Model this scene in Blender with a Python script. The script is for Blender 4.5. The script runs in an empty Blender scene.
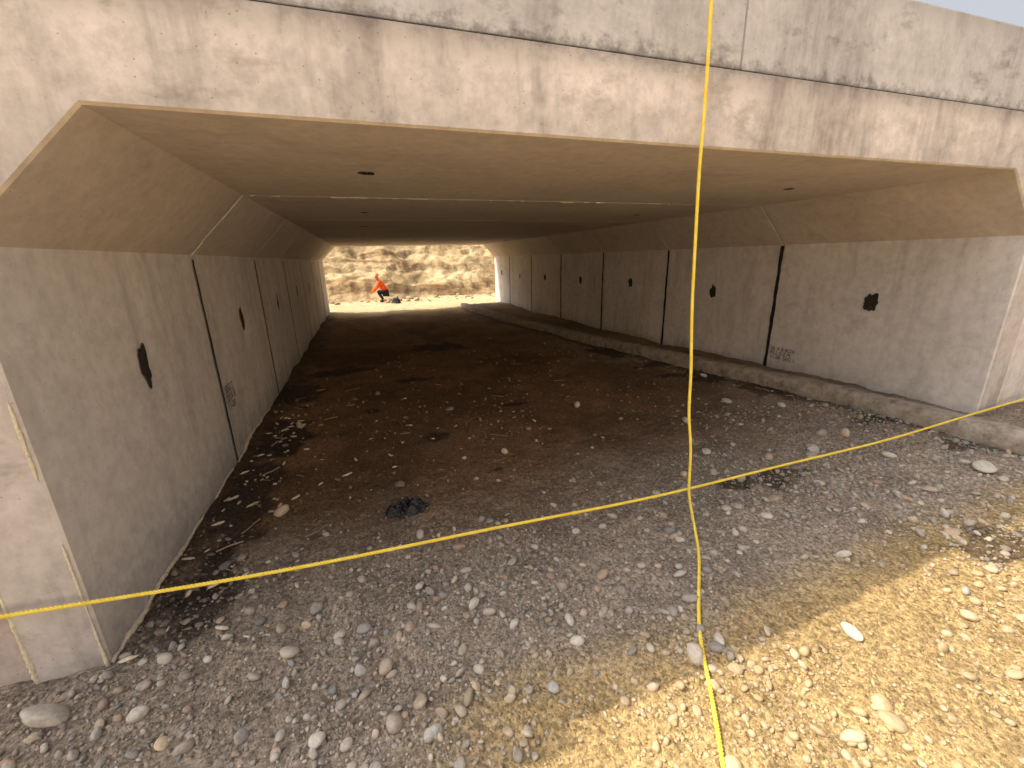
import bpy, bmesh, math, numpy as np
from mathutils import Vector, Matrix
rng=np.random.default_rng(7)
scene=bpy.context.scene
# ---------------------------------------------------------------- utils
def hash3(ix,iy,iz,seed):
    h=(ix.astype(np.int64)*374761393+iy.astype(np.int64)*668265263+iz.astype(np.int64)*2147483647+seed*1274126177)&0xffffffff
    h=((h^(h>>13))*1274126177)&0xffffffff
    h=h^(h>>16)
    return (h&0xffffff)/float(0xffffff)
def vnoise(x,y,z=None,seed=0):
    x=np.asarray(x,float);y=np.asarray(y,float)
    z=np.zeros_like(x) if z is None else np.asarray(z,float)
    ix,iy,iz=np.floor(x),np.floor(y),np.floor(z)
    fx,fy,fz=x-ix,y-iy,z-iz
    fx=fx*fx*(3-2*fx);fy=fy*fy*(3-2*fy);fz=fz*fz*(3-2*fz)
    r=0
    for dx in(0,1):
        for dy in(0,1):
            for dz in(0,1):
                w=(fx if dx else 1-fx)*(fy if dy else 1-fy)*(fz if dz else 1-fz)
                r=r+w*hash3(ix+dx,iy+dy,iz+dz,seed)
    return r*2-1
def fbm(x,y,z=None,o=4,seed=0):
    s=0;a=1;t=0
    for i in range(o):
        k=2.03**i
        s=s+a*vnoise(x*k,y*k,None if z is None else z*k,seed+i);t+=a;a*=.5
    return s/t
def sstep(a,b,x):
    t=np.clip((x-a)/(b-a),0,1);return t*t*(3-2*t)
def mesh_obj(name,V,F,mat=None,parent=None,smooth=False,col=None):
    me=bpy.data.meshes.new(name)
    V=np.asarray(V,np.float32)
    if isinstance(F,np.ndarray):
        n,k=F.shape
        me.vertices.add(len(V));me.vertices.foreach_set('co',V.ravel())
        me.loops.add(n*k);me.loops.foreach_set('vertex_index',F.ravel().astype(np.int32))
        me.polygons.add(n);me.polygons.foreach_set('loop_start',np.arange(0,n*k,k,dtype=np.int32))
        me.update(calc_edges=True);me.validate()
    else:
        me.from_pydata([tuple(map(float,v)) for v in V],[],[list(map(int,f)) for f in F]);me.update()
    if smooth: me.polygons.foreach_set('use_smooth',[True]*len(me.polygons))
    if col is not None:
        a=me.color_attributes.new('Col','FLOAT_COLOR','POINT')
        c=np.ones((len(V),4),np.float32);c[:,:3]=col;a.data.foreach_set('color',c.ravel())
    ob=bpy.data.objects.new(name,me);scene.collection.objects.link(ob)
    if mat: me.materials.append(mat)
    if parent: ob.parent=parent
    return ob
def empty(name):
    e=bpy.data.objects.new(name,None);scene.collection.objects.link(e);return e
def box(name,x0,x1,y0,y1,z0,z1,mat,parent=None,bev=0.0):
    V=[(x,y,z) for x in(x0,x1) for y in(y0,y1) for z in(z0,z1)]
    F=[(0,1,3,2),(4,6,7,5),(0,4,5,1),(2,3,7,6),(0,2,6,4),(1,5,7,3)]
    ob=mesh_obj(name,V,F,mat,parent)
    if bev:
        m=ob.modifiers.new('b','BEVEL');m.width=bev;m.segments=2
    return ob
# ---------------------------------------------------------------- node helpers
class M:
    def __init__(s,name,rough=.9,spec=.2):
        s.m=bpy.data.materials.new(name);s.m.use_nodes=True;s.t=s.m.node_tree;s.n=s.t.nodes;s.l=s.t.links
        s.b=s.n['Principled BSDF'];s.b.inputs['Roughness'].default_value=rough
        s.b.inputs['Specular IOR Level'].default_value=spec
        s.pos=s.n.new('ShaderNodeNewGeometry').outputs['Position']
    def map(s,sc,rot=(0,0,0),src=None):
        n=s.n.new('ShaderNodeMapping');n.inputs['Scale'].default_value=sc;n.inputs['Rotation'].default_value=rot
        s.l.new(src or s.pos,n.inputs['Vector']);return n.outputs[0]
    def noise(s,scale,detail=4,rough=.6,vec=None,dist=0):
        n=s.n.new('ShaderNodeTexNoise');n.inputs['Scale'].default_value=scale;n.inputs['Detail'].default_value=detail
        n.inputs['Roughness'].default_value=rough;n.inputs['Distortion'].default_value=dist
        s.l.new(vec or s.pos,n.inputs['Vector']);return n.outputs['Fac']
    def voro(s,scale,vec=None):
        n=s.n.new('ShaderNodeTexVoronoi');n.inputs['Scale'].default_value=scale
        s.l.new(vec or s.pos,n.inputs['Vector']);return n.outputs['Distance'],n.outputs['Color']
    def ramp(s,fac,stops):
        n=s.n.new('ShaderNodeValToRGB');e=n.color_ramp.elements
        for i,(p,c) in enumerate(stops):
            if i>=2:e.new(p)
            e[i].position=p
            if not hasattr(c,'__len__'):c=(c,c,c)
            e[i].color=(*c,1)
        s.l.new(fac,n.inputs[0]);return n.outputs[0]
    def mix(s,mode,fac,a,b):
        n=s.n.new('ShaderNodeMix');n.data_type='RGBA';n.blend_type=mode
        for i,v in ((0,fac),(6,a),(7,b)):
            if isinstance(v,bpy.types.NodeSocket): s.l.new(v,n.inputs[i])
            elif i==0:n.inputs[0].default_value=v
            else:n.inputs[i].default_value=(*v,1) if hasattr(v,'__len__') else (v,v,v,1)
        return n.outputs[2]
    def axis_range(s,ax,a,b,c,d):
        n=s.n.new('ShaderNodeSeparateXYZ');s.l.new(s.pos,n.inputs[0])
        r=s.n.new('ShaderNodeMapRange');s.l.new(n.outputs[ax],r.inputs[0])
        for i,v in enumerate((a,b,c,d)):r.inputs[i+1].default_value=v
        return r.outputs[0]
    def col(s,c): 
        if isinstance(c,bpy.types.NodeSocket): s.l.new(c,s.b.inputs['Base Color'])
        else:s.b.inputs['Base Color'].default_value=(*c,1)
        return s
    def bump(s,h,strength=.4,dist=.01,prev=None):
        n=s.n.new('ShaderNodeBump');n.inputs['Distance'].default_value=dist
        if isinstance(strength,bpy.types.NodeSocket): s.l.new(strength,n.inputs['Strength'])
        else:n.inputs['Strength'].default_value=strength
        s.l.new(h,n.inputs['Height'])
        if prev:s.l.new(prev,n.inputs['Normal'])
        s.l.new(n.outputs[0],s.b.inputs['Normal']);return n.outputs[0]
    def attr(s,name='Col'):
        n=s.n.new('ShaderNodeVertexColor');n.layer_name=name;return n.outputs[0]

def concrete(name,c,var=.25,streak=0.,stain=.0,cloud=.35,holes=True,band=None,stain_at=.57,fine=.7):
    m=M(name,.88,.25)
    c=np.array(c)
    na=m.noise(1.1,5,.6,dist=.5);nb=m.noise(13,5,.72)
    base=m.ramp(na,[(.28,tuple(c*(1-var))),(.45,tuple(c)),(.56,tuple(c*1.02)),(.72,tuple(np.minimum(c*(1+cloud),.8)))])
    o=m.mix('MULTIPLY',fine,base,m.ramp(nb,[(.32,.70),(.62,1.10)]))
    if streak:
        st=m.noise(1,5,.68,vec=m.map((4.2,4.2,.7)),dist=.3)
        o=m.mix('MULTIPLY',streak,o,m.ramp(st,[(.34,(.50,.47,.46)),(.5,(1,1,1)),(.68,(1.14,1.13,1.12))]))
    if stain:
        o=m.mix('MIX',m.ramp(m.noise(1.3,5,.75,vec=m.map((1,1,1.9))),[(stain_at,0),(stain_at+.09,stain)]),o,tuple(c*np.array([.42,.385,.37])))
    if band:
        n=m.n.new('ShaderNodeSeparateXYZ');m.l.new(m.pos,n.inputs[0])
        k=m.n.new('ShaderNodeMath');k.operation='MULTIPLY_ADD';m.l.new(nb,k.inputs[0]);k.inputs[1].default_value=.30;m.l.new(n.outputs[2],k.inputs[2])
        sc=m.n.new('ShaderNodeMapRange');m.l.new(k.outputs[0],sc.inputs[0]);sc.inputs[1].default_value=band[0]+.15;sc.inputs[2].default_value=band[1]+.15
        o=m.mix('MULTIPLY',.9,o,m.ramp(sc.outputs[0],band[2]))
    if holes:
        o=m.mix('MULTIPLY',1,o,m.ramp(m.voro(24)[0],[(.05,.5),(.085,1)]))
    m.col(o)
    m.bump(nb,.4,.005)
    return m.m
mat_wall=concrete('concrete_wall',(.65,.61,.58),.14,.38,.22,.14,band=(-.1,1.8,[(0,.5),(.10,.72),(.22,.96),(.3,1),(1,1.02)]),stain_at=.58,fine=.5)
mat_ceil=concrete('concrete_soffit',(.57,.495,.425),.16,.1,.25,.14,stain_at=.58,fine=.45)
hb=[(0,.85),(.5,1.0),(.7,1.06),(.86,.75),(.97,.5)]
mat_head=concrete('concrete_headwall',(.61,.56,.54),.2,.6,.45,.2,band=(2.2,2.6,hb),stain_at=.56,fine=.6)
mat_para=concrete('concrete_parapet',(.51,.495,.50),.2,.5,.6,.2,stain_at=.56,band=(2.58,3.05,[(0,.6),(.12,1),(.8,1),(1,.8)]),fine=.6)
mat_edge=concrete('concrete_lit_edge',(.50,.42,.33),.2,0,.5,.2,holes=False)  # tan of bounced light put into the opening's edge colour
mat_wing=concrete('concrete_wing',(.50,.43,.40),.22,.5,.4,.2)
def simple(name,c,rough=.9,var=.3,sc=20,bs=.4,bd=.005,spec=.2):
    m=M(name,rough,spec);c=np.array(c);n=m.noise(sc,4,.65)
    m.col(m.ramp(n,[(.3,tuple(c*(1-var))),(.7,tuple(np.minimum(c*(1+var),.9)))]))
    m.bump(n,bs,bd);return m.m
mat_tar=simple('bitumen',(.022,.019,.018),.75,.4,25,.8,.01,.3)
mat_tarpatch=simple('bitumen_patch',(.035,.031,.03),.85,.5,30,.6,.006,.2)
mat_foam=simple('foam_sealant',(.66,.58,.44),.8,.25,60)
mat_paint=simple('stencil_paint',(.03,.03,.03),.8,.3)
mat_plastic=simple('black_plastic',(.012,.012,.014),.45,.4,15,.4,.01,.5)
mat_steel=simple('galvanised_steel',(.35,.35,.35),.5,.2)
mat_fill=simple('fill_soil',(.32,.26,.18),.95,.3,4,.8,.05)
mat_hivis=simple('orange_jacket',(.80,.11,.02),.8,.15,12,.3,.01)
mat_trouser=simple('dark_trousers',(.02,.022,.03),.85,.3,15,.3,.01)
mat_skin=simple('skin',(.42,.24,.16),.6,.08,10,.05,.002,.4)
mat_helmet=simple('hard_hat',(.75,.16,.03),.4,.05,10,.02,.001,.5)
mat_boot=simple('boots',(.05,.03,.02),.7,.2)
# ---------------------------------------------------------------- dims
XL,XR,ZC,CH=-1.2575,4.8946,1.783,.438
ZT=ZC+CH
Y0,L=1.974,2.106
ys=[Y0+i*L for i in range(7)]+[Y0+6*L+1.85]
YF=ys[-1]
# ---------------------------------------------------------------- ground height / colour
def berm_edge(y): return np.interp(y,[-5,1.5,14,22],[4.65,4.56,3.35,3.0])
def gh(x,y,fine=True):
    x=np.asarray(x,float);y=np.asarray(y,float)
    rise=np.interp(y,[-3,0,3,7,11],[0,.2,.2,.08,.02])
    h=rise*sstep(1.2,4.4,x)
    e=berm_edge(y)
    h=h+(.10+.03*vnoise(y*1.3,x*0+3,seed=5))*sstep(0.08,.26,x-e)*(1-sstep(15.2,16.6,y))*sstep(-1.5,0,y)
    h=h+.07*sstep(.35,0,x-XL)*(.5+.5*vnoise(y*1.7,y*0,seed=9))*sstep(3.5,5,y)*(1-sstep(15,17,y))
    h=h+.035*fbm(x*.8,y*.8,seed=1)*sstep(0,.4,x-XL+.1)
    h=h+.024*fbm(x*4,y*4,seed=21,o=4)
    if fine:h=h+.012*fbm(x*22,y*22,seed=31,o=3)*(1-.35*sstep(2.5,4,y))
    far=sstep(25,80,np.hypot(x,y));h=h+far*1.5*fbm(x*.02,y*.02,seed=44)
    return h
spots=[(2.72,2.05,.24,.13),(2.45,2.12,.12,.1),(3.15,1.02,.3,.12),(.5,3.95,.16,.12),(-1.05,6.1,.35,.5),(-1.0,3.3,.2,.9),(4.2,5.2,.5,.15),(3.9,4.6,.3,.12),(-1.0,2.4,.16,.4),(-.95,4.6,.25,.6),
       (.9,3.1,.05,.04),(-.1,5.0,.1,.07),(1.3,8.5,.6,.4),(-.9,4.3,.2,.25),(4.3,2.4,.3,.12),(-.5,7.2,.5,.3),(.6,6.2,.3,.12),(1.6,4.6,.2,.1),(4.25,3.5,.25,.3),(4.1,4.2,.3,.2),(3.9,6.4,.3,.5),(4.3,1.8,.2,.1)]
def gcol(x,y):
    n1=fbm(x*1.2,y*1.2,seed=61,o=5);n2=fbm(x*6,y*6,seed=71,o=4)
    grey=np.array([.35,.285,.225]);sunlit_sand=np.array([.50,.355,.17]);mud=np.array([.235,.142,.078]);far=np.array([.48,.37,.22])
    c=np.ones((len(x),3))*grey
    k=sstep(1.45,1.05,y+.12*n1)*sstep(-.2,.5,x)  # warm tone of the sunlit patch put into the sandy ground colour
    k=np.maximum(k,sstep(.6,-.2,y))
    c=c*(1-k[:,None])+sunlit_sand*k[:,None]
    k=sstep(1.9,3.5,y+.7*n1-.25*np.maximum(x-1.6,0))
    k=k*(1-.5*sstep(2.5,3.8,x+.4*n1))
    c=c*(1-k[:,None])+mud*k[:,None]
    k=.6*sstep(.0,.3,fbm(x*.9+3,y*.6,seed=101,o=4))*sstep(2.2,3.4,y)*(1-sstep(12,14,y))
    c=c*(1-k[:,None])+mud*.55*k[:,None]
    k=sstep(13.5,16.0,y+.5*n1)
    c=c*(1-k[:,None])+far*k[:,None]
    k=.5*sstep(0.05,.2,x-berm_edge(y))*(1-sstep(15,16,y))
    c=c*(1-k[:,None])+np.array([.26,.2,.15])*k[:,None]
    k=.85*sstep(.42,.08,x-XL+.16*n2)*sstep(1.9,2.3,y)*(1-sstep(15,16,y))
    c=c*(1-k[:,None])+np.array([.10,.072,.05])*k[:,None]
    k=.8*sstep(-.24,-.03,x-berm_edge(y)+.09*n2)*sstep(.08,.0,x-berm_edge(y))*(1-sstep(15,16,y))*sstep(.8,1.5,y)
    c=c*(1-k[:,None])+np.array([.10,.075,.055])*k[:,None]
    c=c*(1+.22*n1+.25*n2)[:,None]
    for sx,sy,rx,ry in spots:
        d=np.sqrt(((x-sx)/rx)**2+((y-sy)/ry)**2)+.6*n2+.3*fbm(x*14,y*14,seed=81)
        k=.8*sstep(1.15,.7,d)
        c=c*(1-k[:,None])+np.array([.06,.045,.033])*k[:,None]
    return np.clip(c,.01,.8)
def axis(segs,ends):
    a=[]
    for x0,x1,d in segs:a+=list(np.arange(x0,x1-1e-6,d))
    a.append(segs[-1][1]);a=np.array(a)
    g=[];s=segs[-1][2];x=a[-1]
    while x<ends[1]: s*=1.35;x+=s;g.append(x)
    l=[];s=segs[0][2];x=a[0]
    while x>ends[0]: s*=1.35;x-=s;l.append(x)
    return np.array(l[::-1]+list(a)+g)
xs=axis([(-1.6,4.2,.0175),(4.2,5.6,.03)],(-600,600))
yy=axis([(.3,3.4,.0145),(3.4,6,.03),(6,12,.06),(12,22,.12)],(-600,900))
X,Y=np.meshgrid(xs,yy);xf,yf=X.ravel(),Y.ravel()
Z=gh(xf,yf)
nx,ny=len(xs),len(yy)
i=np.arange(ny-1)[:,None]*nx+np.arange(nx-1)[None,:];i=i.ravel()
F=np.stack([i,i+1,i+nx+1,i+nx],1)
g=M('gravel_ground',.95,.15)
vd,vc=g.voro(75);n45=g.noise(38,5,.78)
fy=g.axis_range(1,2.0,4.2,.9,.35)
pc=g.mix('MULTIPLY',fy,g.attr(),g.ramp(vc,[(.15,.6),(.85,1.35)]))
pc=g.mix('MULTIPLY',.75,pc,g.ramp(n45,[(.36,.42),(.64,1.3)]))
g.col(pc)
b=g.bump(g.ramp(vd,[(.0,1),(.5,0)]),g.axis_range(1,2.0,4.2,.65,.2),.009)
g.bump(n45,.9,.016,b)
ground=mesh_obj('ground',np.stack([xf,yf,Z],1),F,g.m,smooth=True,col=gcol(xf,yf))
# ---------------------------------------------------------------- stones
def ico(sub):
    bm=bmesh.new();bmesh.ops.create_icosphere(bm,subdivisions=sub,radius=1)
    V=np.array([v.co for v in bm.verts]);F=np.array([[v.index for v in f.verts] for f in bm.faces]);bm.free();return V,F
def stones(name,px,py,r,sub,mat,zsink=.35,cols=None,seed=0,angular=.18,hf=None):
    V0,F0=ico(sub);n=len(px);rg=np.random.default_rng(seed)
    q=rg.normal(size=(n,4));q/=np.linalg.norm(q,axis=1)[:,None];w,x,y,z=q.T
    R=np.stack([1-2*(y*y+z*z),2*(x*y-z*w),2*(x*z+y*w),2*(x*y+z*w),1-2*(x*x+z*z),2*(y*z-x*w),2*(x*z-y*w),2*(y*z+x*w),1-2*(x*x+y*y)],1).reshape(n,3,3)
    off=rg.uniform(0,500,(n,1,3))
    P=np.repeat(V0[None],n,0)
    Q=P*1.1+off
    nz=vnoise(Q[...,0],Q[...,1],Q[...,2],3)
    P=P*(1+angular*1.5*nz[...,None])
    sc=np.stack([rg.uniform(.85,1.35,n),rg.uniform(.75,1.05,n),rg.uniform(.5,.8,n)],1)
    P=P*sc[:,None,:]
    P=np.einsum('nvi,nji->nvj',P,R)
    P[...,2]*=.75
    P=P*r[:,None,None]
    P[...,0]+=px[:,None];P[...,1]+=py[:,None];P[...,2]+=((hf or gh)(px,py)+r*(.5-zsink))[:,None]
    F=(F0[None]+(np.arange(n)*len(V0))[:,None,None]).reshape(-1,3)
    C=np.repeat(cols,len(V0),0)
    return mesh_obj(name,P.reshape(-1,3),F,mat,smooth=True,col=C)
s=M('stone',.85,.25)
sn=s.noise(70,3,.65)
s.col(s.mix('MULTIPLY',.6,s.attr(),s.ramp(sn,[(.3,.65),(.7,1.25)])));s.bump(sn,.35,.004)
def scol(n,px,py,rg,lo=.1,hi=.55):
    pal=np.array([[.44,.40,.35],[.50,.45,.38],[.35,.32,.29],[.48,.39,.30],[.56,.50,.43],[.40,.29,.22],[.28,.27,.26]])
    c=pal[rg.integers(0,len(pal),n)]*rg.uniform(.7,1.08,(n,1))
    g_=gcol(px,py);k=rg.uniform(lo,hi,(n,1))
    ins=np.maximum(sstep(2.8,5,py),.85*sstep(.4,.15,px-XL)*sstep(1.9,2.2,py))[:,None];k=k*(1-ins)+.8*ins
    k=np.maximum(k,.6*(sstep(1.2,.9,py)*sstep(0,.6,px))[:,None])  # stones here take on the painted sunlit tone
    return c*(1-k)+g_*1.15*k
def scatter(n,ymin,ymax,xmin,xmax,fn,rg):
    px=rg.uniform(xmin,xmax,n*3);py=rg.uniform(ymin,ymax,n*3)
    d=fn(px,py);k=rg.uniform(0,1,n*3)<d
    return px[k][:n],py[k][:n]
rg=np.random.default_rng(3)
def dens(x,y):
    c=.5+1.1*fbm(x*1.6,y*1.6,seed=91,o=3)
    left=sstep(2.6,-.6,x)*.5*sstep(2.6,1.8,y)
    right=sstep(2.2,3.6,x)*.25
    return np.clip((c+left+right)*(1-.92*sstep(1.8,3.1,y-.5*sstep(2,3.5,x))),.018,1)
px,py=scatter(17000,.35,6.0,XL-.3,4.5,dens,rg)
ok=~((px<XL+.01)&(py>Y0-.03));px,py=px[ok],py[ok]
r=np.clip(np.exp(rg.normal(math.log(.006),.45,len(px))),.003,.013)
stones('pebbles',px,py,r,1,s.m,.3,scol(len(px),px,py,rg),1)
px,py=scatter(4000,.35,8,XL-.3,4.5,dens,rg)
ok=~((px<XL+.03)&(py>Y0-.05));px,py=px[ok],py[ok]
r=np.clip(np.exp(rg.normal(math.log(.0135),.45,len(px))),.008,.045)
stones('gravel',px,py,r,2,s.m,.25,scol(len(px),px,py,rg,0,.45),2)
px,py=scatter(420,6,20,XL+.05,4.7,lambda x,y:x*0+.6,rg)
r=np.clip(np.exp(rg.normal(math.log(.013),.5,len(px))),.008,.05)
stones('gravel',px,py,r,1,s.m,.4,scol(len(px),px,py,rg),4)
cob=[(-.73,3.01,.055,0),(-1.36,1.75,.075,1),(1.48,.66,.038,3),(4.0,1.5,.06,1),(.76,1.48,.03,1),(.06,1.18,.032,4),(-1.03,1.65,.036,1),(-1.15,1.62,.03,4),(-.62,1.42,.03,2),
 (.25,1.3,.028,0),(-.2,1.55,.03,4),(.35,1.75,.028,1),(-.45,1.9,.026,0),(1.9,.95,.035,1),(2.35,1.3,.03,1),(3.3,2.2,.045,4),(2.6,2.6,.04,1),(3.8,2.3,.05,0),(1.2,2.3,.03,4),(2.9,3.2,.05,1),(1.05,3.4,.035,0),
 (3.6,3.4,.05,4),(3.9,3.0,.045,1),(2.2,4.2,.05,3),(-.85,4.9,.05,3),(4.1,4.3,.05,1),(0.1,1.95,.024,1),(.55,1.2,.026,4),(1.35,1.15,.03,1),(2.6,.9,.03,4),(3.2,1.3,.035,1),(3.7,1.9,.04,1),
 (-.9,1.5,.028,3),(-.35,1.3,.03,1),(-.8,1.95,.026,1),(-.5,1.6,.024,4),(.5,1.55,.022,1),(1.0,1.8,.024,0),(1.5,1.6,.025,4),(2.0,1.7,.024,1),(2.2,2.4,.03,0)]
cb=np.array(cob);pal=np.array([[.52,.41,.30],[.50,.46,.40],[.33,.31,.30],[.56,.46,.31],[.42,.40,.37]])
stones('cobbles',cb[:,0],cb[:,1],cb[:,2],4,s.m,.12,pal[cb[:,3].astype(int)],9,.13)
# ---------------------------------------------------------------- lumpy tubes
def tube(name,path,rad,mat,parent=None,sides=8,lump=.4,seed=0,fl=1.,freq=None,sq=None,smooth=True):
    path=np.asarray(path,float);n=len(path)
    T=np.gradient(path,axis=0);T/=np.linalg.norm(T,axis=1)[:,None]
    up=np.where(np.abs(T[:,2:3])>.8,np.array([[0,1.,0]]),np.array([[0,0,1.]]))
    A=np.cross(T,up);A/=np.linalg.norm(A,axis=1)[:,None];B=np.cross(A,T)
    th=np.linspace(0,2*np.pi,sides,endpoint=False)
    rad=np.broadcast_to(rad,(n,));f=freq or 1.5/np.mean(rad)
    C,S=np.cos(th),np.sin(th)
    if sq:C,S=np.sign(C)*np.abs(C)**sq,np.sign(S)*np.abs(S)**sq
    P=path[:,None]+A[:,None]*C[None,:,None]*rad[:,None,None]+B[:,None]*S[None,:,None]*rad[:,None,None]*fl
    if lump:
        nz=fbm(P[...,0]*f,P[...,1]*f,P[...,2]*f,o=4,seed=seed)
        P=path[:,None]+(P-path[:,None])*(1+lump*nz[...,None]*1.5)
    V=P.reshape(-1,3)
    i=np.arange(n-1)[:,None]*sides+np.arange(sides)[None];j=np.arange(n-1)[:,None]*sides+(np.arange(sides)[None]+1)%sides
    F=np.stack([i,j,j+sides,i+sides],-1).reshape(-1,4)
    return mesh_obj(name,V,F,mat,parent,smooth)
def line(p,q,step):
    p,q=np.array(p,float),np.array(q,float);n=max(2,int(np.linalg.norm(q-p)/step));return p+(q-p)*np.linspace(0,1,n)[:,None]
# ---------------------------------------------------------------- culvert
cul=empty('concrete_box_culvert')
inner=lambda e=0,dx=0:[(XL-e+dx,-.4),(XL-e+dx,ZC+.4*e),(XL+CH-.4*e+dx,ZT+e),(XR-CH+.4*e+dx,ZT+e),(XR+e+dx,ZC+.4*e),(XR+e+dx,-.4)]
outer=[(XL-.25,-.4),(XL-.25,2.25),(XL-.249,2.575),(XR+.249,2.575),(XR+.25,2.25),(XR+.25,-.4)]
for k in range(7):
    y0=ys[k]+(0 if k==0 else .006);y1=ys[k+1]-(0 if k==6 else .006)
    dx=0 if k==0 else rng.uniform(-.006,.006)
    e=.010 if k==0 else .007
    rings=[[(x,y0,z) for x,z in outer],[(x,y0,z) for x,z in inner(e,dx)],[(x,y0+e,z) for x,z in inner(0,dx)],
           [(x,y1-.007,z) for x,z in inner(0,dx)],[(x,y1,z) for x,z in inner(.007,dx)],[(x,y1,z) for x,z in outer]]
    V=[p for r_ in rings for p in r_];F=[];mi=[]
    for a_ in range(5):
        for c_ in range(5):
            F.append((a_*6+c_,a_*6+c_+1,(a_+1)*6+c_+1,(a_+1)*6+c_))
            mi.append(1 if (a_==2 and c_ in(1,2,3)) else (2 if a_==0 else(3 if (a_==1 and k==0 and c_ in(1,2,3)) else 0)))
    for c_ in range(5): F.append((30+c_,c_,c_+1,30+c_+1));mi.append(2)
    ob=mesh_obj(f'segment_{k+1}',V,F,mat_wall,cul)
    for m_ in(mat_ceil,mat_head,mat_edge):ob.data.materials.append(m_)
    ob.data.polygons.foreach_set('material_index',mi)
    bm=bmesh.new();bm.from_mesh(ob.data);bmesh.ops.recalc_face_normals(bm,faces=bm.faces);bm.to_mesh(ob.data);bm.free()
def seam(name,side,y,w,z0,z1,seed):
    n=70;z=np.linspace(z0,z1,n);x=(XL+.0095 if side<0 else XR-.0095)
    wl=w*(1+.45*fbm(z*9,z*0,seed=seed));wr=w*(1+.45*fbm(z*9,z*0+7,seed=seed))
    V=[];F=[]
    for i_ in range(n):V+=[(x,y-wl[i_],z[i_]),(x,y+wr[i_],z[i_])]
    for i_ in range(n-1):F.append((2*i_,2*i_+1,2*i_+3,2*i_+2))
    return mesh_obj(name,V,F,mat_tar,cul)
for k in range(1,7):
    y=ys[k]
    seam(f'joint_seal_right_{k}',1,y,.024,-.1,ZC-.01,k)
    seam(f'joint_seal_left_{k}',-1,y,.019,-.2,ZC*.98,k+20)
    V=[(x,y-.02,z) for x,z in inner(.05)]+[(x,y+.02,z) for x,z in inner(.05)]
    mesh_obj(f'joint_gasket_{k}',V,[(c_,c_+1,c_+7,c_+6) for c_ in range(5)],mat_tar,cul)
def patch(name,side,y,z,ry,rz,seed,xx=None):
    n=36;t=np.linspace(0,2*np.pi,n,endpoint=False)
    rr=1+.6*fbm(np.cos(t)*1.6+seed*3.1,np.sin(t)*1.6,seed=seed,o=4)
    if side==0:
        V=[(xx,y,ZT-.003)]+[(xx+rz*rr[i_]*math.sin(t[i_]),y+ry*rr[i_]*math.cos(t[i_]),ZT-.003) for i_ in range(n)]
    else:
        x=(XL+.010 if side<0 else XR-.010)
        V=[(x,y,z)]+[(x,y+ry*rr[i_]*math.cos(t[i_]),z+rz*rr[i_]*math.sin(t[i_])) for i_ in range(n)]
    return mesh_obj(name,V,[(0,i_+1,(i_+1)%n+1) for i_ in range(n)],mat_tarpatch,cul)
for k in range(7):
    ym=(ys[k]+ys[k+1])/2
    patch(f'lifting_patch_right_{k+1}',1,ym+rng.uniform(-.04,.04),1.17+rng.uniform(-.03,.03),.06,.09,k+1)
    patch(f'lifting_patch_left_{k+1}',-1,ym+rng.uniform(-.05,.05)-(.12 if k==0 else 0),1.17+rng.uniform(-.03,.03),.055,.115,k+31)
    for q_,xx in enumerate((XL+1.35,XR-1.35)):
        patch(f'lifting_patch_soffit_{k+1}_{q_}',0,ym+rng.uniform(-.1,.1),0,.05,.05,k+61+q_,xx)
def stencil(name,txt,loc,rot,size):
    cu=bpy.data.curves.new(name,'FONT');cu.body=txt;cu.size=size;cu.space_line=.85
    ob=bpy.data.objects.new(name,cu);scene.collection.objects.link(ob);ob.location=loc;ob.rotation_euler=rot
    cu.materials.append(mat_paint);ob.parent=cul
stencil('stencil_right','20 X 8 BOX\nFILL 0-2 M\n11-08  SEG 1',(XR-.011,ys[1]-.05,.50),(math.pi/2,0,-math.pi/2),.065)
stencil('stencil_left','SEG 2\n20 X 8\n11-08',(XL+.011,ys[1]+.06,.62),(math.pi/2,0,math.pi/2),.095)
# headwall parapet
par=empty('headwall_parapet')
xj=[-9,-4.9,-1.75,1.93,4.9,8,14]
for i_ in range(6):
    box(f'panel_{i_+1}',xj[i_]+.004,xj[i_+1]-.004,Y0+.022+.002*(i_%2),Y0+.27,2.59,(3.3 if i_<2 else 3.045)+.002*(i_%3),mat_para,par,.012)  # two left panels, out of view, made taller to shape the ground shadow
box('bedding_joint',XL-.2,XR+.2,Y0+.03,Y0+.26,2.574,2.592,mat_tar,par)
par2=empty('headwall_parapet')
box('panel_1',-9,14,YF-.27,YF-.02,2.59,3.04,mat_para,par2,.012)
for nm,x0,x1,yw in(('wing_wall',-9,XL-.262,Y0+.03),('wing_wall',XR+.262,14,Y0+.03)):
    box(nm,x0,x1,yw,yw+.25,-.5,2.575,mat_wing if x0<0 else mat_wall,None,.012)
for x0,x1 in((-9,XL-.262),(XR+.262,14)):
    box('wing_wall',x0,x1,YF-.28,YF-.03,-.5,2.575,mat_wall,None,.012)
emb=empty('embankment')
box('fill_left',-60,XL-.27,Y0+.3,YF-.3,-.5,2.95,mat_fill,emb)
box('fill_right',XR+.27,60,Y0+.3,YF-.3,-.5,2.95,mat_fill,emb)
box('fill_top',XL-.265,XR+.265,Y0+.3,YF-.3,2.6,2.945,mat_fill,emb)
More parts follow.
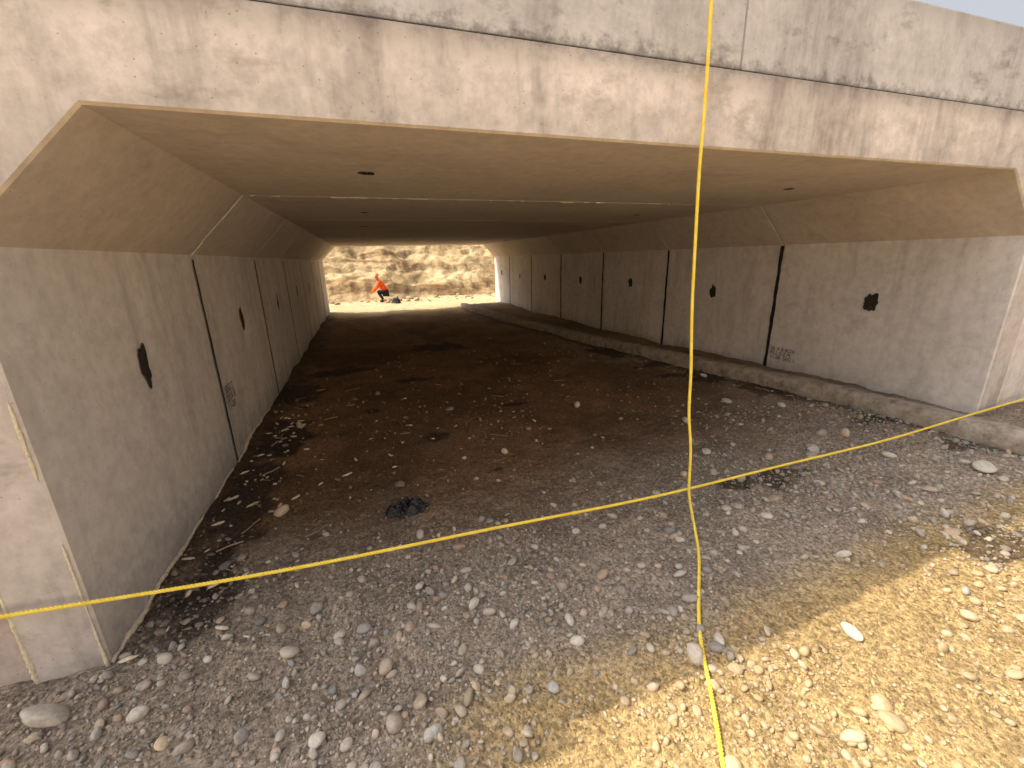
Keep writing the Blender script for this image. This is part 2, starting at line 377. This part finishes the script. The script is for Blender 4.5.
# ---------------------------------------------------------------- foam beads
foam=empty('foam_sealant')
def bead(name,p,q,rad,seed,gaps=.0,sides=7,lump=.6,fr=.03):
    pts=line(p,q,.008);n=np.arange(len(pts))
    r_=rad*(1+.5*fbm(n*.05,n*0,seed=seed))
    if gaps:r_=r_*sstep(gaps-.1,gaps+.1,vnoise(n*fr,n*0,seed=seed+5)*.5+.5)
    keep=r_>.0006
    runs=np.split(n,np.where(np.diff(keep.astype(int))!=0)[0]+1)
    j=0
    for ru in runs:
        if keep[ru[0]] and len(ru)>2:
            j+=1;tube(f'{name}_{j}',pts[ru],r_[ru],mat_foam,foam,sides,lump,seed)
ybs=np.arange(Y0,6.2,.01);xb=np.full_like(ybs,XL+.008)
bz=gh(xb,ybs)+.010
rb=.013*(1+.6*fbm(ybs*5,ybs*0,seed=3))*sstep(6.2,4.2,ybs)*sstep(-.5,-.1,vnoise(ybs*3,ybs*0,seed=8))+.0005
tube('bead_left_base',np.stack([xb,ybs,bz],1),rb,mat_foam,foam,7,.5,2)
bead('bead_left_front',(XL-.012,Y0-.003,0),(XL-.012,Y0-.003,ZC*.7),.006,4,.45)
bead('bead_wing_left',(XL-.257,Y0+.004,-.02),(XL-.257,Y0+.004,.6),.009,5,.2)
bead('bead_wing_right',(XR+.257,Y0+.004,.1),(XR+.257,Y0+.004,1.3),.007,6,.5)
bead('bead_soffit',(XL+CH+.05,ys[1],ZT-.001),(3.2,ys[1],ZT-.001),.007,7,.66,fr=.13)
bead('bead_soffit_b',(XL+CH+.05,ys[2],ZT-.001),(4.2,ys[2],ZT-.001),.005,9,.72,fr=.13)
bead('bead_haunch',(XL+.01,ys[1],ZC),(XL+CH,ys[1],ZT),.006,8,.45,fr=.08)
rg=np.random.default_rng(12);V0,F0=ico(2);VV=[];FF=[];o=0
for i_ in range(130):
    y=rg.uniform(1.9,5.6);x=XL+.06+abs(rg.normal(0,.38));
    if rg.random()<.25:x=rg.uniform(-1,1.6);y=rg.uniform(3.2,5.5)
    r_=rg.uniform(.003,.0125);ang=rg.uniform(0,math.pi);el=rg.uniform(1.2,4)
    P=V0*(1+.35*vnoise(V0[:,0]*1.5+i_*7,V0[:,1]*1.5,V0[:,2]*1.5,5))[:,None]*np.array([el,1,.7])*r_
    c_,s_=math.cos(ang),math.sin(ang);P=np.stack([P[:,0]*c_-P[:,1]*s_,P[:,0]*s_+P[:,1]*c_,P[:,2]],1)
    P+=np.array([x,y,float(gh(np.array([x]),np.array([y]))[0])+r_*.6]);VV.append(P);FF.append(F0+o);o+=len(P)
mesh_obj('crumbs',np.concatenate(VV),np.concatenate(FF),mat_foam,foam,True)
mat_stick=simple('dry_wood',(.36,.27,.17),.9,.3,30)
tw=empty('scattered_sticks')
for i_ in range(40):
    y=rg.uniform(2.4,6.5);x=XL+.08+abs(rg.normal(0,.5)) if i_<20 else rg.uniform(-.5,2.5)
    if i_>=30:y=rg.uniform(2,6);x=float(berm_edge(y))-rg.uniform(.05,.35)
    a_=rg.uniform(0,math.pi);l_=rg.uniform(.06,.2);n_=8
    t=np.linspace(-.5,.5,n_);pxx=x+t*l_*math.cos(a_)+.006*rg.normal(size=n_).cumsum()*.4;pyy=y+t*l_*math.sin(a_)
    pxx=np.maximum(pxx,XL+.02)
    tube(f'stick_{i_}',np.stack([pxx,pyy,gh(pxx,pyy,False)+.012],1),rg.uniform(.003,.006),mat_stick,tw,6,.2,i_)
# ---------------------------------------------------------------- kerb ledge along right wall
w=M('dusty_kerb_concrete',.95,.1)
wv=w.noise(9,6,.75);w.col(w.ramp(wv,[(.3,(.17,.13,.10)),(.5,(.36,.305,.245)),(.7,(.50,.44,.37))]))
w.bump(wv,.9,.03)
ty=np.arange(.2,15.6,.025);tx=berm_edge(ty)+.12+.006*fbm(ty*.9,ty*0,seed=2);tz=np.interp(ty,[0,3,7,11],[.2,.2,.08,.02])+.035
ke=tube('concrete_kerb',np.stack([tx,ty,tz],1),.125,w.m,None,40,.10,3,.95,7,sq=.66)
# ---------------------------------------------------------------- ropes
ry=M('yellow_rope',.55,.3);ry.col(ry.ramp(ry.noise(30,3,.5),[(.3,(.80,.58,.05)),(.7,(.90,.72,.12))]))
def rope(name,pts,rad=.0088):
    P=np.array(pts,float)
    out=[]
    Q=np.vstack([2*P[0]-P[1],P,2*P[-1]-P[-2]])
    for i_ in range(1,len(Q)-2):
        n=max(4,int(np.linalg.norm(Q[i_+1]-Q[i_])/.005));t=np.linspace(0,1,n,endpoint=False)[:,None]
        a_,b_,c_,d_=Q[i_-1],Q[i_],Q[i_+1],Q[i_+2]
        out.append(.5*((2*b_)+(-a_+c_)*t+(2*a_-5*b_+4*c_-d_)*t**2+(-a_+3*b_-3*c_+d_)*t**3))
    C=np.vstack(out+[P[-1:]])
    s_=np.concatenate([[0],np.cumsum(np.linalg.norm(np.diff(C,axis=0),axis=1))])
    T=np.gradient(C,axis=0);T/=np.linalg.norm(T,axis=1)[:,None]
    ref=np.array([.3,1,.2]) if abs(T[len(T)//2][0])>.5 else np.array([1,.2,.1])
    A=np.cross(T,ref);A/=np.linalg.norm(A,axis=1)[:,None];B=np.cross(T,A)
    e=empty(name)
    for k in range(3):
        ph=2*np.pi*(s_/.045+k/3)
        S=C+(A*np.cos(ph)[:,None]+B*np.sin(ph)[:,None])*rad*.48
        tube(f'strand_{k+1}',S,rad*.56,ry.m,e,7,.0,0)
    return e
YR=1.925
hp=[]
for x in np.linspace(-2.3,6.4,30):
    t=(x-(-1.5))/(5.38+1.5);hp.append((x,YR,.39+.007*t-.125*4*t*(1-t)*(1 if 0<=t<=1 else .9)+.006*math.sin(x*3)))
rope('yellow_rope',hp)
def G(x,y):return float(gh(np.array([x]),np.array([y]))[0])+.012
vp=[(1.63,2.4,3.06),(1.63,2.2,3.07),(1.635,1.97,3.06),(1.64,1.935,2.97),(1.65,1.93,2.8),(1.663,1.925,2.4),(1.662,1.92,2.1),(1.678,1.915,1.7),(1.692,1.91,1.4),(1.722,1.905,1.05),(1.738,1.905,.8),(1.775,1.9,.55),(1.79,1.895,.28),(1.805,1.87,.14),
    (1.77,1.79,G(1.77,1.79)+.02),(1.70,1.68,G(1.7,1.68)),(1.62,1.58,G(1.62,1.58)),(1.55,1.50,G(1.55,1.5)),(1.44,1.38,G(1.44,1.38)),(1.33,1.25,G(1.33,1.25)),(1.24,1.13,G(1.24,1.13)),(1.13,.96,G(1.13,.96)),(.97,.74,G(.97,.74)),(.8,.5,G(.8,.5)),(.75,.2,G(.75,.2))]
rope('yellow_rope',vp)
for x in(-2.3,6.4):
    e=empty('eye_bolt');z=hp[0][2] if x<0 else hp[-1][2]
    tube('shank',line((x,YR,z),(x,Y0+.06,z),.01),.006,mat_steel,e,8,0)
    t=np.linspace(0,2*np.pi,25);tube('eye',np.stack([x+.02*np.cos(t),YR+0*t,z+.02*np.sin(t)],1),.005,mat_steel,e,8,0)
# ---------------------------------------------------------------- crumpled plastic
def crumple(name,cx,cy,rx,ry_,h,seed,mat):
    n=44;u=np.linspace(-1,1,n);U,W=np.meshgrid(u,u);U,W=U.ravel(),W.ravel()
    rr=np.hypot(U,W);ang=np.arctan2(W,U)
    sc=1+.45*fbm(np.cos(ang)*1.3+seed,np.sin(ang)*1.3,seed=seed,o=3)
    m=np.maximum(np.abs(U),np.abs(W));k=np.where(rr>0,m/np.maximum(rr,1e-6),1)
    x=cx+U*k*sc*rx;y=cy+W*k*sc*ry_
    z=gh(x,y)+.012+h*(np.abs(fbm(U*2.6,W*2.6,seed=seed+3,o=4))*1.8+.35)*(1-m**4)
    i=(np.arange(n-1)[:,None]*n+np.arange(n-1)).ravel()
    return mesh_obj(name,np.stack([x,y,z],1),np.stack([i,i+1,i+n+1,i+n],1),mat,None,False)
crumple('plastic_bag',.10,2.72,.15,.10,.07,4,mat_plastic)
# ---------------------------------------------------------------- banks
def bank_h(x,y):
    t=np.clip((y-20.5-.9*fbm(x*.35,x*0,seed=3))/7.5,0,1)
    h=5.2*t**.9
    st=.25*np.round(h/.9+.6*fbm(x*.3,y*.3,seed=6))*.9+.75*h
    rk=np.abs(fbm(x*1.1,y*1.1,h*1.1,seed=29,o=5))
    return st+.8*fbm(x*.5,y*.5,h*.6,seed=8,o=5)*sstep(0,.2,t)+.35*rk*sstep(0,.12,t)-.12
bx=np.concatenate([np.linspace(-60,-6,40),np.arange(-5.9,10,.08),np.linspace(10.2,70,40)]);by=np.concatenate([np.arange(19.6,28.5,.08),np.linspace(29,90,20)])
BX,BY=np.meshgrid(bx,by);n=len(bx);i=(np.arange(len(by)-1)[:,None]*n+np.arange(n-1)).ravel()
r_=M('bank_soil',.95,.1)
nr=r_.noise(2.2,6,.74)
o=r_.ramp(r_.noise(1,5,.68,vec=r_.map((.35,.35,1.3)),dist=1.0),[(.34,(.23,.145,.075)),(.48,(.43,.305,.165)),(.68,(.54,.42,.25))])
o=r_.mix('MULTIPLY',.8,o,r_.ramp(nr,[(.38,.45),(.55,1.1)]));r_.col(o)
r_.bump(nr,.9,.16)
mesh_obj('dirt_hillside',np.stack([BX.ravel(),BY.ravel(),bank_h(BX.ravel(),BY.ravel())],1),np.stack([i,i+1,i+n+1,i+n],1),r_.m,None,True)
e_=M('bounce_earth',.95,.1);en=e_.noise(3,5,.7)
e_.col(e_.ramp(en,[(.3,(.48,.39,.29)),(.7,(.66,.57,.46))]));e_.bump(en,.8,.1)
bx=np.concatenate([np.linspace(-60,-16,25),np.arange(-15,20,.4),np.linspace(21,70,25)]);by=np.concatenate([np.linspace(-60,-13,20),np.arange(-12.6,-2.6,.3)])
BX,BY=np.meshgrid(bx,by);n=len(bx);i=(np.arange(len(by)-1)[:,None]*n+np.arange(n-1)).ravel()
bxx,byy=BX.ravel(),BY.ravel();t=np.clip((-3.4-byy+.5*fbm(bxx*.3,bxx*0,seed=13))/7,0,1)
mesh_obj('bounce_bank',np.stack([bxx,byy,-.15+5.6*t+.35*fbm(bxx*.5,byy*.5,seed=17,o=5)*sstep(0,.1,t)],1),np.stack([i,i+1,i+n+1,i+n],1),e_.m,None,True)  # unseen bank behind the camera, added to bounce warm light into the tunnel
rg=np.random.default_rng(5)
n=150;bxr=rg.uniform(-4,8,n);byr=rg.uniform(18.8,21.4,n);stones('boulders',bxr,byr,np.clip(np.exp(rg.normal(math.log(.055),.6,n)),.03,.25),2,s.m,.3,gcol(bxr,byr)*rg.uniform(.45,.95,(n,1)),6)
# ---------------------------------------------------------------- crouching worker
wk=empty('construction_worker')
def skin(name,verts,edges,rad,mat,parent,root=0,sub=2):
    me=bpy.data.meshes.new(name);me.from_pydata(verts,edges,[]);me.update()
    ob=bpy.data.objects.new(name,me);scene.collection.objects.link(ob);me.materials.append(mat);ob.parent=parent
    m=ob.modifiers.new('s','SKIN');m.use_smooth_shade=True
    for j,v in enumerate(me.skin_vertices[0].data):
        v.radius=(rad[j],rad[j]) if not hasattr(rad[j],'__len__') else rad[j];v.use_root=(j==root)
    m=ob.modifiers.new('u','SUBSURF');m.levels=sub;m.render_levels=sub
    return ob
wx,wy=.78,19.7;wz=G(wx,wy)-.012
def W(p):return (wx+p[0],wy+p[1],wz+p[2])
tv=[(.12,0,.42),(.02,0,.56),(-.12,0,.76),(-.17,0,.88),(-.20,0,.95),(-.16,.19,.83),(-.30,.24,.60),(-.48,.16,.48),(-.16,-.19,.83),(-.30,-.24,.60),(-.48,-.12,.42)]
skin('jacket',[W(p) for p in tv],[(0,1),(1,2),(2,3),(3,4),(2,5),(5,6),(6,7),(2,8),(8,9),(9,10)],[.16,.15,.17,.11,.06,.08,.06,.045,.08,.06,.045],mat_hivis,wk)
lv=[(.13,0,.40),(.08,.11,.38),(-.26,.17,.46),(-.05,.15,.10),(.08,-.11,.38),(-.26,-.17,.44),(-.05,-.15,.10)]
skin('trousers',[W(p) for p in lv],[(0,1),(1,2),(2,3),(0,4),(4,5),(5,6)],[.15,.11,.075,.055,.11,.075,.055],mat_trouser,wk)
for sgn in(1,-1):
    skin('boot_'+('a' if sgn>0 else 'b'),[W((-.03,.15*sgn,.06)),W((-.10,.15*sgn,.05)),W((-.21,.16*sgn,.035))],[(0,1),(1,2)],[.06,.055,.04],mat_boot,wk)
    hx=(-.50,.15,.46) if sgn>0 else (-.50,-.11,.40)
    skin('hand_'+('a' if sgn>0 else 'b'),[W(hx),W((hx[0]-.05,hx[1],hx[2]-.03))],[(0,1)],[.03,.036],mat_skin,wk)
    for f_ in range(4):
        b0=(hx[0]-.07,hx[1]+(f_-1.5)*.02,hx[2]-.045)
        skin(f'finger_{f_}_'+('a' if sgn>0 else 'b'),[W(b0),W((b0[0]-.035,b0[1],b0[2]-.02)),W((b0[0]-.04,b0[1],b0[2]-.055+.005*abs(f_-1)))],[(0,1),(1,2)],[.010,.009,.008],mat_skin,wk,0,1)
    skin('thumb_'+('a' if sgn>0 else 'b'),[W((hx[0]-.04,hx[1]-.03*sgn,hx[2]-.03)),W((hx[0]-.08,hx[1]-.055*sgn,hx[2]-.05))],[(0,1)],[.011,.009],mat_skin,wk,0,1)
hd=[(-.19,0,.93),(-.235,0,1.00),(-.25,0,1.06),(-.24,0,1.12)]
skin('head',[W(p) for p in hd],[(0,1),(1,2),(2,3)],[.055,.075,.09,.075],mat_skin,wk)
skin('nose',[W((-.335,0,1.06)),W((-.36,0,1.035))],[(0,1)],[.012,.016],mat_skin,wk,0,1)
def lathe(name,prof,mat,parent,loc,seg=24):
    V=[];F=[];k=len(prof)
    for i_ in range(seg):
        a_=2*math.pi*i_/seg
        for r0,z0 in prof:V.append((loc[0]+r0*math.cos(a_),loc[1]+r0*math.sin(a_),loc[2]+z0))
    for i_ in range(seg):
        for j in range(k-1):F.append((i_*k+j,((i_+1)%seg)*k+j,((i_+1)%seg)*k+j+1,i_*k+j+1))
    return mesh_obj(name,V,F,mat,parent,True)
lathe('hard_hat',[(.155,0),(.125,.012),(.118,.05),(.09,.095),(.04,.12),(0,.125)],mat_helmet,wk,W((-.245,0,1.10)))
crumple('plastic_bag',1.2,18.7,.22,.2,.2,14,mat_plastic)
# ---------------------------------------------------------------- light
sd=Vector((-.7,.31,1)).normalized()
sun=bpy.data.lights.new('sun','SUN');sun.energy=5;sun.angle=math.radians(.5);sun.color=(1,.87,.66)
so=bpy.data.objects.new('sun',sun);scene.collection.objects.link(so);so.rotation_euler=sd.to_track_quat('Z','Y').to_euler()
wd=bpy.data.worlds.new('World');scene.world=wd;wd.use_nodes=True
nt=wd.node_tree;sk=nt.nodes.new('ShaderNodeTexSky');sk.sky_type='NISHITA';sk.sun_disc=False
sk.sun_elevation=math.asin(sd.z);sk.sun_rotation=math.atan2(sd.x,sd.y);sk.dust_density=8;sk.air_density=1;sk.ozone_density=.5
hs=nt.nodes.new('ShaderNodeHueSaturation');hs.inputs['Saturation'].default_value=.3;hs.inputs['Value'].default_value=1.75
nt.links.new(sk.outputs[0],hs.inputs['Color'])
nt.links.new(hs.outputs[0],nt.nodes['Background'].inputs[0]);nt.nodes['Background'].inputs[1].default_value=.15
# ---------------------------------------------------------------- camera
f,yaw,pit,rol=424.1193,.3222,.2878,-.0234
cy_,sy_,cp,sp,cr,sr=math.cos(yaw),math.sin(yaw),math.cos(pit),math.sin(pit),math.cos(rol),math.sin(rol)
fw=Vector((sy_*cp,cy_*cp,-sp));rt=Vector((cy_,-sy_,0));up=rt.cross(fw)
r2=cr*rt+sr*up;u2=-sr*rt+cr*up
cam=bpy.data.cameras.new('Camera');co=bpy.data.objects.new('Camera',cam);scene.collection.objects.link(co)
cam.sensor_width=36;cam.lens=36*f/1024;cam.clip_end=3000;cam.clip_start=.05
mw=Matrix((r2,u2,-fw)).transposed().to_4x4();mw.translation=(0,0,1.7);co.matrix_world=mw
scene.camera=co
scene.view_settings.view_transform='Standard';scene.view_settings.look='None';scene.view_settings.exposure=0
